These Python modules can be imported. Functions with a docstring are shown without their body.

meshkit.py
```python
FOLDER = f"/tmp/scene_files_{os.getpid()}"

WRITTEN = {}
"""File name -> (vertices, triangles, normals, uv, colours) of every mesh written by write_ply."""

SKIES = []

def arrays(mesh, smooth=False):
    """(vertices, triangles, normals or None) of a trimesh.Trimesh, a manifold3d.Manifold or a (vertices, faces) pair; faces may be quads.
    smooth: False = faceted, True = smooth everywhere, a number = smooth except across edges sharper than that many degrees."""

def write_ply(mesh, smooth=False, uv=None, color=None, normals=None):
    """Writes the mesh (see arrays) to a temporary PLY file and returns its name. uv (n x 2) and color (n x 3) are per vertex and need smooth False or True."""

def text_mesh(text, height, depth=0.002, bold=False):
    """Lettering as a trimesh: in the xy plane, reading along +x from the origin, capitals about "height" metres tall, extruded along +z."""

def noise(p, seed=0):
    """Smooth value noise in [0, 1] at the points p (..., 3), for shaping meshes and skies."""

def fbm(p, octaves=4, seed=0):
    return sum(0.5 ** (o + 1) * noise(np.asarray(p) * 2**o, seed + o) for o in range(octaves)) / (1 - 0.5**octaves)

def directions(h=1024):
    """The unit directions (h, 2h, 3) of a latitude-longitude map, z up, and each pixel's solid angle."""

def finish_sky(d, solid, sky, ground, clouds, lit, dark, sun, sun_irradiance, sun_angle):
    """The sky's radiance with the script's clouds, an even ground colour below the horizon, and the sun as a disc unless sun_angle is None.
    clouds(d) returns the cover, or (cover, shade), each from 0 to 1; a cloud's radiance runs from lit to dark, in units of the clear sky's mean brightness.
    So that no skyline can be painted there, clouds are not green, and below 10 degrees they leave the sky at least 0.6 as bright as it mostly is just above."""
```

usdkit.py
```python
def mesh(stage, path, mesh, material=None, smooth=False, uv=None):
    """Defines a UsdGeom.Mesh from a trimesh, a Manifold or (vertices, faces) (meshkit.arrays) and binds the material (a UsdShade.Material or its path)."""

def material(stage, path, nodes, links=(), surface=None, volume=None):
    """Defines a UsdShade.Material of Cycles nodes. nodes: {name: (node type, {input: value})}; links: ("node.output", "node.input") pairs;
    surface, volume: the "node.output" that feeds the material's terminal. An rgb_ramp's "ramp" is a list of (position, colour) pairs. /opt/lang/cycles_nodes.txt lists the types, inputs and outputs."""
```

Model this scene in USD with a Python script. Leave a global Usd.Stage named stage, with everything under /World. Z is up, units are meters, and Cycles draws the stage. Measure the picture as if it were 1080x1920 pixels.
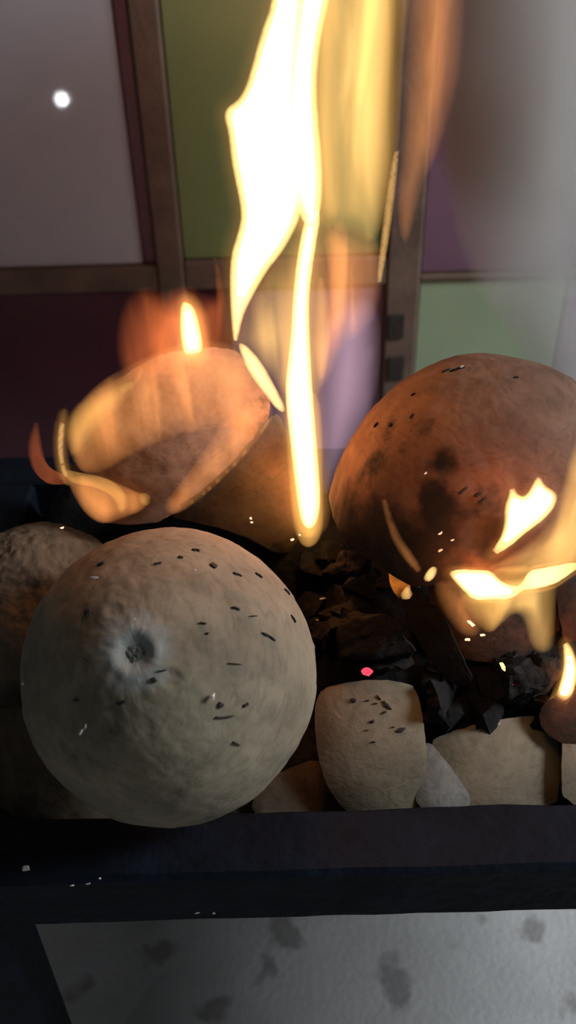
import math, random
import numpy as np, trimesh, shapely, usdkit
from meshkit import fbm, noise
from scipy.spatial import Delaunay, cKDTree
from shapely.geometry import Polygon, Point, LineString
from pxr import Usd, UsdGeom, UsdLux, UsdShade, Gf, Sdf

stage = Usd.Stage.CreateInMemory()
UsdGeom.SetStageUpAxis(stage, 'Z'); UsdGeom.SetStageMetersPerUnit(stage, 1.0)
UsdGeom.Xform.Define(stage, '/World'); UsdGeom.Scope.Define(stage, '/World/Looks')
rng = np.random.default_rng(7)

# ---------------------------------------------------------------- camera
W, H, F = 1080, 1920, 1750.0
PITCH, ROLL = math.radians(38.0), math.radians(1.6)
EYE = np.array([0.0, 0.0, 0.62])
_f = np.array([0, math.cos(PITCH), -math.sin(PITCH)]); _u0 = np.array([0, math.sin(PITCH), math.cos(PITCH)]); _r0 = np.array([1.0, 0, 0])
_u = _u0 * math.cos(ROLL) + _r0 * math.sin(ROLL); _r = _r0 * math.cos(ROLL) - _u0 * math.sin(ROLL)
cam = UsdGeom.Camera.Define(stage, '/World/camera')
m = Gf.Matrix4d(1.0)
for i, a in enumerate((_r, _u, -_f, EYE)):
    m.SetRow(i, Gf.Vec4d(float(a[0]), float(a[1]), float(a[2]), 1.0 if i == 3 else 0.0))
cam.AddTransformOp().Set(m)
cam.CreateHorizontalApertureAttr(20.25); cam.CreateVerticalApertureAttr(36.0); cam.CreateFocalLengthAttr(F / W * 20.25)
cam.CreateClippingRangeAttr(Gf.Vec2f(0.01, 100.0))
cam.CreateFStopAttr(10.0); cam.CreateFocusDistanceAttr(0.37)
cam.CreateExposureAttr(0.0)

# ---------------------------------------------------------------- light: dim room, an unseen area light placed at right to light the floor, a small bulb behind the camera
dome = UsdLux.DomeLight.Define(stage, '/World/room_light')
dome.CreateColorAttr(Gf.Vec3f(0.95, 1.0, 0.97)); dome.CreateIntensityAttr(0.020)

def look_at(pos, target):
    z = np.array(pos, float) - np.array(target, float); z /= np.linalg.norm(z)
    x = np.cross([0, 0, 1.0], z); x /= np.linalg.norm(x); y = np.cross(z, x)
    g = Gf.Matrix4d(1.0)
    for i, a in enumerate((x, y, z, pos)):
        g.SetRow(i, Gf.Vec4d(float(a[0]), float(a[1]), float(a[2]), 1.0 if i == 3 else 0.0))
    return g
side_light = UsdLux.RectLight.Define(stage, '/World/unseen_side_light')
side_light.AddTransformOp().Set(look_at((1.15, 0.26, 0.95), (0.0, 0.32, 0.15)))
side_light.CreateWidthAttr(0.30); side_light.CreateHeightAttr(0.42); side_light.CreateColorAttr(Gf.Vec3f(0.93, 0.98, 1.0)); side_light.CreateIntensityAttr(44.0)
BULB_GAIN = 60.0

# ---------------------------------------------------------------- helpers
def ray(px, py):
    d = _f + _r * (px - W / 2) / F - _u * (py - H / 2) / F
    return d / np.linalg.norm(d)
def on_y(px, py, Y):                 # the point of the plane y = Y behind a pixel
    d = ray(px, py); return EYE + d * (Y / d[1])
def on_z(px, py, Z):
    d = ray(px, py); return EYE + d * ((Z - EYE[2]) / d[2])
def at_depth(px, py, D):
    d = ray(px, py); return EYE + d * (D / (d @ _f))
counts = {}
def numbered(parent, name):
    k = parent + '/' + name; n = counts.get(k, 0); counts[k] = n + 1
    return k if n == 0 else f'{k}_{n:03d}'
def put(prim, label=None, cat=None, group=None, kind=None):
    for k, v in (('label', label), ('category', cat), ('group', group), ('kind', kind)):
        if v: prim.SetCustomDataByKey(k, v)
    return prim
class Thing:
    def __init__(s, name, label, cat, origin=(0, 0, 0), rot=None, group=None, kind=None):
        s.path = numbered('/World', name); s.o = np.array(origin, float); s.R = np.eye(3) if rot is None else rot
        x = UsdGeom.Xform.Define(stage, s.path); g = Gf.Matrix4d(1.0)
        for i in range(3): g.SetRow(i, Gf.Vec4d(*[float(v) for v in s.R[:, i]], 0.0))
        g.SetRow(3, Gf.Vec4d(*[float(v) for v in s.o], 1.0)); x.AddTransformOp().Set(g)
        put(x.GetPrim(), label, cat, group, kind)
    def part(s, name, mesh, mat, smooth=40, under=None, label=None, kind=None, local=False):
        v, f = (np.array(mesh.vertices), np.array(mesh.faces)) if hasattr(mesh, 'vertices') else (np.array(mesh[0]), np.array(mesh[1]))
        if not local: v = (v - s.o) @ s.R
        p = numbered(under or s.path, name)
        usdkit.mesh(stage, p, trimesh.Trimesh(v, f, process=False), mat, smooth=smooth)
        put(stage.GetPrimAtPath(p), label, kind=kind)
        return p
def single(name, mesh, mat, label=None, cat=None, group=None, kind=None, smooth=40):
    """A thing that is one mesh: the mesh sits at its own centre."""
    v = np.array(mesh.vertices); c = v.mean(0); p = numbered('/World', name)
    pr = usdkit.mesh(stage, p, trimesh.Trimesh(v - c, mesh.faces, process=False), mat, smooth=smooth)
    pr.AddTranslateOp().Set(Gf.Vec3d(*map(float, c)))
    put(pr.GetPrim(), label, cat, group, kind)
    return p
def box(lo, hi, bevel=0.0015):
    lo, hi = np.array(lo, float), np.array(hi, float); c = (lo + hi) / 2; h = (hi - lo) / 2
    b = min(bevel, h.min() * 0.4)
    pts = [c + np.array(s) * (h - b * (1 - np.eye(3)[k])) for k in range(3) for s in [(x, y, z) for x in (-1, 1) for y in (-1, 1) for z in (-1, 1)]]
    return trimesh.convex.convex_hull(np.array(pts))
def chaikin(p, n=2):
    p = np.array(p, float)
    for _ in range(n):
        q = np.roll(p, -1, 0); p = np.stack([0.75 * p + 0.25 * q, 0.25 * p + 0.75 * q], 1).reshape(-1, 2)
    return p
def plate(poly, h):
    """Triangulates a 2-D outline with a boundary ring and an interior grid: points, triangles, ring length, distance to the edge."""
    pg = Polygon(poly)
    if not pg.is_valid: pg = pg.buffer(0); pg = max(getattr(pg, 'geoms', [pg]), key=lambda g: g.area)
    ring = pg.exterior; n = max(12, int(ring.length / h))
    b = np.array([ring.interpolate(i / n, normalized=True).coords[0] for i in range(n)])
    x0, y0, x1, y1 = pg.bounds
    gx, gy = np.meshgrid(np.arange(x0, x1, h), np.arange(y0, y1, h * 0.87)); gx[1::2] += h / 2
    g = np.stack([gx.ravel(), gy.ravel()], 1)
    inner = Polygon(b)
    if not inner.is_valid: inner = inner.buffer(0)
    pts = shapely.points(g); keep = shapely.contains(inner, pts) & (shapely.distance(inner.boundary, pts) > 0.55 * h)
    p = np.vstack([b, g[keep]]); t = Delaunay(p).simplices
    cen = shapely.points(p[t].mean(1)); t = t[shapely.contains(inner, cen)]
    a, bb, c = p[t[:, 0]], p[t[:, 1]], p[t[:, 2]]
    area = (bb[:, 0] - a[:, 0]) * (c[:, 1] - a[:, 1]) - (bb[:, 1] - a[:, 1]) * (c[:, 0] - a[:, 0])
    t = t[np.abs(area) > 1e-14 + 1e-5 * h * h]; area = area[np.abs(area) > 1e-14 + 1e-5 * h * h]
    t[area < 0] = t[area < 0][:, ::-1]
    e = np.sort(np.vstack([t[:, [0, 1]], t[:, [1, 2]], t[:, [2, 0]]]), axis=1)
    d = shapely.distance(inner.boundary, shapely.points(p)); d[:n] = 0
    return p, t, n, d
def edges_of(t):
    e = np.vstack([t[:, [0, 1]], t[:, [1, 2]], t[:, [2, 0]]]); s = {}
    for a, b in e: s[(a, b)] = 1
    return np.array([(a, b) for a, b in e if (b, a) not in s])
def closed(front, back, t):
    """Closes a front and a back sheet that share the triangles t (front counter-clockwise outward)."""
    n = len(front); e = edges_of(t)
    v = np.vstack([front, back])
    f = np.vstack([t, t[:, ::-1] + n, np.stack([e[:, 1], e[:, 0], e[:, 0] + n], 1), np.stack([e[:, 1], e[:, 0] + n, e[:, 1] + n], 1)])
    mm = trimesh.Trimesh(v, f, process=False)
    if mm.volume < 0: mm.invert()
    return mm
def inflate(px_poly, Y, fat=1.0, seed=0, sway=0.006, smooth=2, res=26, most=None, pw=0.62):
    """A flame tongue: the outline stands in the plane y = Y, its body is as thick as it is wide (times fat)."""
    pp = chaikin(px_poly, smooth)
    q = np.array([on_y(x, y, Y)[[0, 2]] for x, y in pp])
    pg = Polygon(q); h = max(0.0014, math.sqrt(abs(pg.area)) / res)
    p, t, n, d = plate(q, h)
    dm = d.max()
    t = t[(d[t] > 0).any(1)]
    th = fat * (d ** pw) * (dm ** (1 - pw)) * 1.15
    if most: th = np.minimum(th, most)
    sw = (fbm(np.stack([p[:, 0] * 22, p[:, 1] * 14, np.full(len(p), seed * 3.7)], 1), 2, seed) - 0.5) * 2 * sway
    fr = np.stack([p[:, 0], Y + sw - th, p[:, 1]], 1); bk = np.stack([p[:, 0], Y + sw + th, p[:, 1]], 1)
    vi = np.arange(len(p)); bi = np.where(d > 0, vi + len(p), vi)
    v = np.vstack([fr, bk]); f = np.vstack([t, bi[t][:, ::-1]])
    mm = trimesh.Trimesh(v, f, process=False); mm.remove_unreferenced_vertices()
    if mm.volume < 0: mm.invert()
    return mm
def unit(v): v = np.array(v, float); return v / np.linalg.norm(v)
def frame_z(z, x=(1, 0.13, 0.07)):
    z = unit(z); x = np.array(x, float); x = unit(x - z * (x @ z)); return np.stack([x, np.cross(z, x), z], 1)
def sphere_hit(px, py, C, R):
    d = ray(px, py); oc = EYE - C; b = oc @ d; disc = b * b - (oc @ oc - R * R)
    s = -b - math.sqrt(disc) if disc > 0 else -b
    p = EYE + d * s
    return p if disc > 0 else C + unit(p - C) * R
def shard(px_poly, depth, normal, R=0.058, thick=0.0042, at=None, seed=0, rough=0.0005, jag=3.0, res=34, smooth=1, concave=False):
    """A piece of coconut shell: its outline seen through the pixels, laid on a sphere of the shell's own curvature, with the shell's thickness.
    depth and normal hold at pixel at (or the outline's middle)."""
    pp = chaikin(px_poly, smooth); c = np.array(at) if at is not None else pp.mean(0)
    P0 = at_depth(c[0], c[1], depth); nrm = unit(normal)
    h = math.sqrt(Polygon(pp).buffer(0).area) / res
    rr = np.random.default_rng(seed + 100)
    ring = Polygon(pp).exterior; k = max(24, int(ring.length / (h * 1.2)))
    b = np.array([ring.interpolate(i / k, normalized=True).coords[0] for i in range(k)])
    b += (fbm(np.stack([b[:, 0] / 14, b[:, 1] / 14, np.full(k, seed * 1.3)], 1), 3, seed)[:, None] - 0.5) * 2 * jag * np.sign(b - c) * 0.8
    p, t, n, d = plate(b, h)
    if concave:
        C = P0 + nrm * R
        def hit(x, y):
            dd = ray(x, y); oc = EYE - C; bq = oc @ dd; disc = max(bq * bq - (oc @ oc - R * R), 0)
            return EYE + dd * (-bq + math.sqrt(disc))
    else:
        C = P0 - nrm * R
        def hit(x, y): return sphere_hit(x, y, C, R)
    v = np.array([hit(x, y) for x, y in p]); nn = (v - C) / np.linalg.norm(v - C, axis=1, keepdims=True)
    if concave: nn = -nn
    nz = (fbm(v * 140, 4, seed) - 0.5) * 2 * rough + (fbm(v * 30, 2, seed + 9) - 0.5) * 2 * rough * 1.5
    top = v + nn * nz[:, None]
    th = thick * np.clip(0.55 + d / (4 * h), 0.55, 1.0)
    bot = v - nn * (th + (fbm(v * 90, 3, seed + 5) - 0.5) * 0.0012)[:, None]
    return closed(top, bot, t), P0
def half_shell(a, c, theta=math.pi / 2, thick=0.0045, seed=0, rough=0.0011, lump=0.0022, nu=84, nv=168, jag=0.05, eyes=()):
    """A half coconut shell about its pole +z: outer and inner wall and a chipped rim. eyes: (polar angle, azimuth, radius, depth) dimples. Returns mesh, outer vertices."""
    u = np.linspace(0, 1, nu) ** 0.9; ph = np.linspace(0, 2 * math.pi, nv, endpoint=False)
    tm = theta * (1 + jag * 2 * (fbm(np.stack([np.cos(ph) * 3.1, np.sin(ph) * 3.1, np.full(nv, seed + .5)], 1), 4, seed) - 0.5))
    th = u[:, None] * tm[None]; x = np.sin(th) * np.cos(ph); y = np.sin(th) * np.sin(ph); z = np.cos(th)
    d = np.stack([x, y, z], -1); sh = np.array([a, a, c])
    n = d / sh; n /= np.linalg.norm(n, axis=-1, keepdims=True)
    o = d * sh
    disp = (fbm(d * 1.6 + seed, 3, seed) - 0.5) * 2 * lump + (fbm(d * np.array([16, 16, 5]) + 3 * seed, 4, seed + 3) - 0.5) * 2 * rough
    for t0, p0, r0, dep in eyes:
        e = np.array([math.sin(t0) * math.cos(p0), math.sin(t0) * math.sin(p0), math.cos(t0)])
        ang = np.arccos(np.clip(d @ e, -1, 1)); q = ang / (r0 / a)
        disp += -dep * np.exp(-q ** 4) + 0.10 * dep * np.exp(-((q - 1.35) / 0.3) ** 2)
    o = o + n * disp[..., None]
    i = o - n * (thick + (fbm(d * 6, 3, seed + 8) - 0.5) * 0.002)[..., None]
    def grid(g, off, flip):
        v = np.vstack([g[0].mean(0)[None], g[1:].reshape(-1, 3)]); f = []
        idx = 1 + np.arange((nu - 1) * nv).reshape(nu - 1, nv); nx = np.roll(idx, -1, 1)
        f.append(np.stack([np.zeros(nv, int), idx[0], nx[0]], 1))
        f.append(np.stack([idx[:-1], idx[1:], nx[1:]], -1).reshape(-1, 3)); f.append(np.stack([idx[:-1], nx[1:], nx[:-1]], -1).reshape(-1, 3))
        f = np.vstack(f); f = f[:, ::-1] if flip else f
        return v, f + off, idx[-1] + off
    v1, f1, r1 = grid(o, 0, False); v2, f2, r2 = grid(i, len(v1), True)
    n1, n2 = np.roll(r1, -1), np.roll(r2, -1)
    f3 = np.vstack([np.stack([r1, r2, n2], 1), np.stack([r1, n2, n1], 1)])
    mm = trimesh.Trimesh(np.vstack([v1, v2]), np.vstack([f1, f2, f3]), process=False)
    if mm.volume < 0: mm.invert()
    return mm, v1
def lump_mesh(size, seed, sub=2, rough=0.35, flat=(1, 1, 1)):
    """An angular broken lump: the hull of random points, roughened."""
    r = np.random.default_rng(seed); p = r.normal(size=(13, 3)); p /= np.linalg.norm(p, axis=1, keepdims=True); p *= r.uniform(0.75, 1.1, (13, 1))
    h = trimesh.convex.convex_hull(p)
    for _ in range(sub): h = h.subdivide()
    v = np.array(h.vertices); v = v * (1 + rough * (fbm(v * 2.2 + seed, 3, seed) - 0.5) + 0.5 * rough * (fbm(v * 6.5 + seed, 3, seed + 1) - 0.5))[:, None]
    return trimesh.Trimesh(v * np.array(flat) * size / 2, h.faces, process=False)
def turn(mesh, ax, ang):
    mesh = mesh.copy(); mesh.apply_transform(trimesh.transformations.rotation_matrix(ang, ax)); return mesh
def move(mesh, p):
    mesh = mesh.copy(); mesh.apply_translation(p); return mesh

# ---------------------------------------------------------------- materials
L = '/World/Looks/'
def simple(name, col, rough=0.6, var=0.25, scale=30.0, bump=0.0, bscale=200.0, spec=0.5, dark=(0.02, 0.02, 0.02)):
    nodes = {'tc': ('texture_coordinate', {}), 'n': ('noise_texture', {'scale': scale, 'detail': 5.0, 'roughness': 0.6}),
             'r': ('rgb_ramp', {'ramp': [(0.3, tuple(c * (1 - var) for c in col)), (0.7, tuple(min(1, c * (1 + var)) for c in col))]}),
             'p': ('principled_bsdf', {'roughness': rough, 'specular_ior_level': spec})}
    links = [('tc.object', 'n.vector'), ('n.fac', 'r.fac'), ('r.color', 'p.base_color')]
    if bump:
        nodes['b'] = ('noise_texture', {'scale': bscale, 'detail': 6.0}); nodes['bm'] = ('bump', {'strength': bump, 'distance': 0.002})
        links += [('tc.object', 'b.vector'), ('b.fac', 'bm.height'), ('bm.normal', 'p.normal')]
    return usdkit.material(stage, L + name, nodes, links, surface='p.BSDF')
def husk(name, light, mid, dark, char=0.35, ash=0.0, seed=0.0, ring=False, rough=0.85, charscale=22.0, spots=(), rim=None):
    """Coconut shell: mottled tan with fine fibre streaks, charred patches, grey ash and, around the pore, a pale ring."""
    nodes = {'tc': ('texture_coordinate', {}), 'mp': ('mapping', {'location': (seed, seed * 2.0, seed * 0.5)}),
             'n1': ('noise_texture', {'scale': 38.0, 'detail': 7.0, 'roughness': 0.62, 'distortion': 0.4}),
             'r1': ('rgb_ramp', {'ramp': [(0.3, dark), (0.5, mid), (0.68, light)]}),
             'mf': ('mapping', {'scale': (150.0, 60.0, 260.0), 'location': (seed, 0, 0)}), 'nf': ('noise_texture', {'scale': 1.0, 'detail': 5.0, 'distortion': 1.6}),
             'rf': ('rgb_ramp', {'ramp': [(0.36, (0.45, 0.42, 0.4)), (0.5, (1, 1, 1))]}),
             'mul': ('mix_color', {'blend_type': 'multiply', 'fac': 0.3}),
             'nc': ('noise_texture', {'scale': charscale, 'detail': 6.0, 'roughness': 0.65}),
             'rc': ('rgb_ramp', {'ramp': [(max(0.0, char - 0.03), (1, 1, 1)), (char + 0.05, (0, 0, 0))]}),
             'mc': ('mix_color', {'b': (0.012, 0.010, 0.009)}),
             'na': ('noise_texture', {'scale': 55.0, 'detail': 6.0, 'roughness': 0.7}),
             'ra': ('rgb_ramp', {'ramp': [(0.72 - ash, (0, 0, 0)), (0.92 - ash, (1, 1, 1))]}), 'ma': ('mix_color', {'b': (0.25, 0.25, 0.24)}),
             'nb': ('noise_texture', {'scale': 330.0, 'detail': 6.0, 'roughness': 0.7}), 'bm': ('bump', {'strength': 0.2, 'distance': 0.0010}),
             'ad': ('math', {'math_type': 'add'}),
             'p': ('principled_bsdf', {'roughness': rough, 'specular_ior_level': 0.25})}
    links = [('tc.object', 'mp.vector'), ('mp.vector', 'n1.vector'), ('n1.fac', 'r1.fac'), ('tc.object', 'mf.vector'), ('mf.vector', 'nf.vector'), ('nf.fac', 'rf.fac'),
             ('r1.color', 'mul.a'), ('rf.color', 'mul.b'), ('mp.vector', 'nc.vector'), ('nc.fac', 'rc.fac'), ('rc.color', 'mc.fac'), ('mul.result', 'mc.a'),
             ('mp.vector', 'na.vector'), ('na.fac', 'ra.fac'), ('ra.color', 'ma.fac'), ('mc.result', 'ma.a'),
             ('tc.object', 'nb.vector'), ('nb.fac', 'ad.value1'), ('nf.fac', 'ad.value2'), ('ad.value', 'bm.height'), ('bm.normal', 'p.normal')]
    out = 'ma.result'
    if ring:
        nodes |= {'sx': ('separate_xyz', {}), 'cx': ('combine_xyz', {}), 'ln': ('vector_math', {'math_type': 'length'}), 'wn': ('noise_texture', {'scale': 110.0, 'detail': 4.0}),
                  'wm': ('math', {'math_type': 'multiply_add', 'value2': 0.011, 'value3': -0.0055}), 'wa': ('math', {'math_type': 'add'}),
                  'gt': ('math', {'math_type': 'greater_than', 'value2': 0.0}),
                  'rr': ('rgb_ramp', {'ramp': [(0.0, (1, 1, 1)), (0.36, (1, 1, 1)), (0.62, (0, 0, 0))]}), 'sc': ('math', {'math_type': 'multiply', 'value2': 40.0}),
                  'mk': ('math', {'math_type': 'multiply'}), 'mr': ('mix_color', {'b': (0.28, 0.30, 0.295)}), 'fd': ('math', {'math_type': 'multiply', 'value2': 0.85})}
        links += [('tc.object', 'sx.vector'), ('sx.x', 'cx.x'), ('sx.y', 'cx.y'), ('cx.vector', 'ln.vector1'), ('tc.object', 'wn.vector'), ('wn.fac', 'wm.value1'), ('ln.value', 'wa.value1'), ('wm.value', 'wa.value2'),
                  ('wa.value', 'sc.value1'), ('sc.value', 'rr.fac'), ('sx.z', 'gt.value1'), ('rr.color', 'mk.value1'), ('gt.value', 'mk.value2'), ('mk.value', 'fd.value1'), ('fd.value', 'mr.fac'), ('ma.result', 'mr.a')]
        out = 'mr.result'
    if rim:                                     # the lower rim burnt black, its limit broken up by noise
        nodes |= {'rs': ('separate_xyz', {}), 'rn': ('noise_texture', {'scale': 45.0, 'detail': 5.0}), 'rb': ('math', {'math_type': 'multiply_add', 'value2': 0.03, 'value3': -0.015}), 'rd': ('math', {'math_type': 'add'}),
                  'rg': ('map_range', {'from_min': rim[0], 'from_max': rim[1], 'to_min': 0.94, 'to_max': 0.0, 'clamp': True}), 'rx': ('mix_color', {'b': (0.014, 0.011, 0.010)})}
        links += [('tc.object', 'rs.vector'), ('tc.object', 'rn.vector'), ('rn.fac', 'rb.value1'), ('rs.z', 'rd.value1'), ('rb.value', 'rd.value2'), ('rd.value', 'rg.value'), ('rg.result', 'rx.fac'), (out, 'rx.a')]
        out = 'rx.result'
    for k, (q, rad, sq) in enumerate(spots):   # scorch marks: a patch about a point of the shell, its edge broken up by noise
        nodes |= {f's{k}m': ('mapping', {'location': tuple(-v for v in q)}), f's{k}l': ('vector_math', {'math_type': 'length'}), f's{k}n': ('noise_texture', {'scale': 120.0, 'detail': 5.0}),
                  f's{k}a': ('math', {'math_type': 'multiply_add', 'value2': rad * 1.5, 'value3': -rad * 0.75}), f's{k}b': ('math', {'math_type': 'add'}),
                  f's{k}r': ('map_range', {'from_min': rad * 0.45, 'from_max': rad * 1.15, 'to_min': sq, 'to_max': 0.0, 'clamp': True}), f's{k}x': ('mix_color', {'b': (0.014, 0.011, 0.010)})}
        links += [('tc.object', f's{k}m.vector'), (f's{k}m.vector', f's{k}l.vector1'), ('tc.object', f's{k}n.vector'), (f's{k}n.fac', f's{k}a.value1'), (f's{k}l.value', f's{k}b.value1'), (f's{k}a.value', f's{k}b.value2'),
                  (f's{k}b.value', f's{k}r.value'), (f's{k}r.result', f's{k}x.fac'), (out, f's{k}x.a')]
        out = f's{k}x.result'
    links.append((out, 'p.base_color'))
    return usdkit.material(stage, L + name, nodes, links, surface='p.BSDF')
def flame_mat(name, color, strength):
    return usdkit.material(stage, L + name, {'e': ('principled_volume', {'density': 0.0, 'color': (0, 0, 0), 'emission_color': color, 'emission_strength': strength})}, [], volume='e.volume')
def flame_streaks(name, color, strength, sc=(90, 60, 16), lo=0.42, hi=0.66, seed=0.0):
    return usdkit.material(stage, L + name, {'g': ('geometry', {}), 'mp': ('mapping', {'scale': sc, 'location': (seed, seed, seed)}), 'n': ('noise_texture', {'scale': 1.0, 'detail': 2.0, 'distortion': 0.6}),
        'r': ('map_range', {'from_min': lo, 'from_max': hi, 'to_min': 0.65 * strength, 'to_max': 1.45 * strength, 'clamp': True}),
        'e': ('principled_volume', {'density': 0.0, 'color': (0, 0, 0), 'emission_color': color})},
        [('g.position', 'mp.vector'), ('mp.vector', 'n.vector'), ('n.fac', 'r.value'), ('r.result', 'e.emission_strength')], volume='e.volume')
def glow(name, color, strength):
    return usdkit.material(stage, L + name, {'e': ('emission', {'color': color, 'strength': strength})}, [], surface='e.emission')

M = {
 'grey_gloss': simple('grey_gloss', (0.40, 0.41, 0.47), rough=0.035, var=0.06, scale=8),
 'green_gloss': simple('green_gloss', (0.185, 0.24, 0.10), rough=0.3, var=0.08, scale=8),
 'pale_green': simple('pale_green', (0.25, 0.32, 0.21), rough=0.35, var=0.08, scale=8),
 'maroon': simple('maroon', (0.075, 0.018, 0.032), rough=0.3, var=0.15, scale=10),
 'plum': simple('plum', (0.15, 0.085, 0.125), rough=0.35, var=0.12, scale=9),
 'lilac': simple('lilac', (0.24, 0.15, 0.22), rough=0.35, var=0.1, scale=9),
 'batten': simple('batten', (0.12, 0.08, 0.06), rough=0.6, var=0.3, scale=30, bump=0.3),
 'wall': simple('wall', (0.10, 0.08, 0.07), rough=0.9),
 'black_steel': simple('black_steel', (0.0035, 0.0062, 0.0125), rough=0.65, var=0.45, scale=45, bump=0.35, bscale=160, spec=0.1),
 'charcoal': simple('charcoal', (0.0055, 0.005, 0.0058), rough=0.85, var=0.6, scale=90, bump=0.6, bscale=260, spec=0.25),
 'ash': simple('ash', (0.10, 0.095, 0.09), rough=0.95, var=0.6, scale=80, bump=0.6, bscale=300),
 'char_mark': simple('char_mark', (0.02, 0.016, 0.013), rough=0.9, var=0.5, scale=300),
 'flake': simple('flake', (0.60, 0.58, 0.54), rough=0.5, var=0.2, scale=300),
 'pore': simple('pore', (0.11, 0.12, 0.11), rough=0.95, var=0.6, scale=260, bump=0.7, bscale=500),
}
M['shell_glow'] = usdkit.material(stage, L + 'shell_glow', {'tc': ('texture_coordinate', {}), 'n': ('noise_texture', {'scale': 150.0, 'detail': 5.0}), 'r': ('rgb_ramp', {'ramp': [(0.35, (0.0, 0.0, 0.0)), (0.65, (0.55, 0.15, 0.02))]}), 'p': ('principled_bsdf', {'base_color': (0.1, 0.05, 0.03), 'roughness': 0.9, 'emission_strength': 0.9})}, [('tc.object', 'n.vector'), ('n.fac', 'r.fac'), ('r.color', 'p.emission_color')], surface='p.BSDF')
TAN = ((0.250, 0.215, 0.155), (0.197, 0.168, 0.122), (0.132, 0.115, 0.086))
M['shell_front'] = husk('shell_front', *TAN, char=0.27, ring=True, seed=0.3)
M['shell_warm'] = husk('shell_warm', (0.270, 0.165, 0.112), (0.203, 0.120, 0.083), (0.128, 0.075, 0.053), char=0.34, seed=1.7)
M['shell_pale'] = husk('shell_pale', (0.22, 0.19, 0.14), (0.175, 0.15, 0.108), (0.12, 0.103, 0.078), char=0.26, ash=0.02, seed=2.9)
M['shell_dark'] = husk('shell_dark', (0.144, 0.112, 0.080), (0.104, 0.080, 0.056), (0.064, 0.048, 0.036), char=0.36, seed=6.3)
M['shell_ashy'] = husk('shell_ashy', (0.20, 0.205, 0.20), (0.13, 0.135, 0.13), (0.070, 0.063, 0.056), char=0.40, ash=0.16, seed=8.8)
M['shell_burnt'] = husk('shell_burnt', (0.102, 0.054, 0.030), (0.060, 0.030, 0.019), (0.018, 0.012, 0.010), char=0.45, seed=5.2)
# concrete floor with damp brown stains
M['concrete'] = usdkit.material(stage, L + 'concrete', {
    'g': ('geometry', {}), 'n1': ('noise_texture', {'scale': 6.0, 'detail': 8.0, 'roughness': 0.6}), 'r1': ('rgb_ramp', {'ramp': [(0.3, (0.36, 0.36, 0.365)), (0.7, (0.58, 0.58, 0.585))]}),
    'n2': ('noise_texture', {'scale': 26.0, 'detail': 3.0, 'roughness': 0.45}), 'r2': ('rgb_ramp', {'ramp': [(0.33, (1, 1, 1)), (0.40, (0, 0, 0))]}), 'f2': ('math', {'math_type': 'multiply', 'value2': 0.6}),
    'mx': ('mix_color', {'b': (0.13, 0.115, 0.115)}), 'n3': ('noise_texture', {'scale': 220.0, 'detail': 5.0}), 'bm': ('bump', {'strength': 0.35, 'distance': 0.002}),
    'p': ('principled_bsdf', {'roughness': 0.55})},
    [('g.position', 'n1.vector'), ('n1.fac', 'r1.fac'), ('g.position', 'n2.vector'), ('n2.fac', 'r2.fac'), ('r2.color', 'f2.value1'), ('f2.value', 'mx.fac'), ('r1.color', 'mx.a'), ('mx.result', 'p.base_color'),
     ('g.position', 'n3.vector'), ('n3.fac', 'bm.height'), ('bm.normal', 'p.normal')], surface='p.BSDF')
WHITE = flame_mat('flame_white', (1.0, 0.62, 0.22), 430.0)
STRIPE = flame_mat('flame_stripe', (1.0, 0.62, 0.22), 400.0)
YELLOW = flame_streaks('flame_yellow', (1.0, 0.55, 0.15), 75.0)
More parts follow.
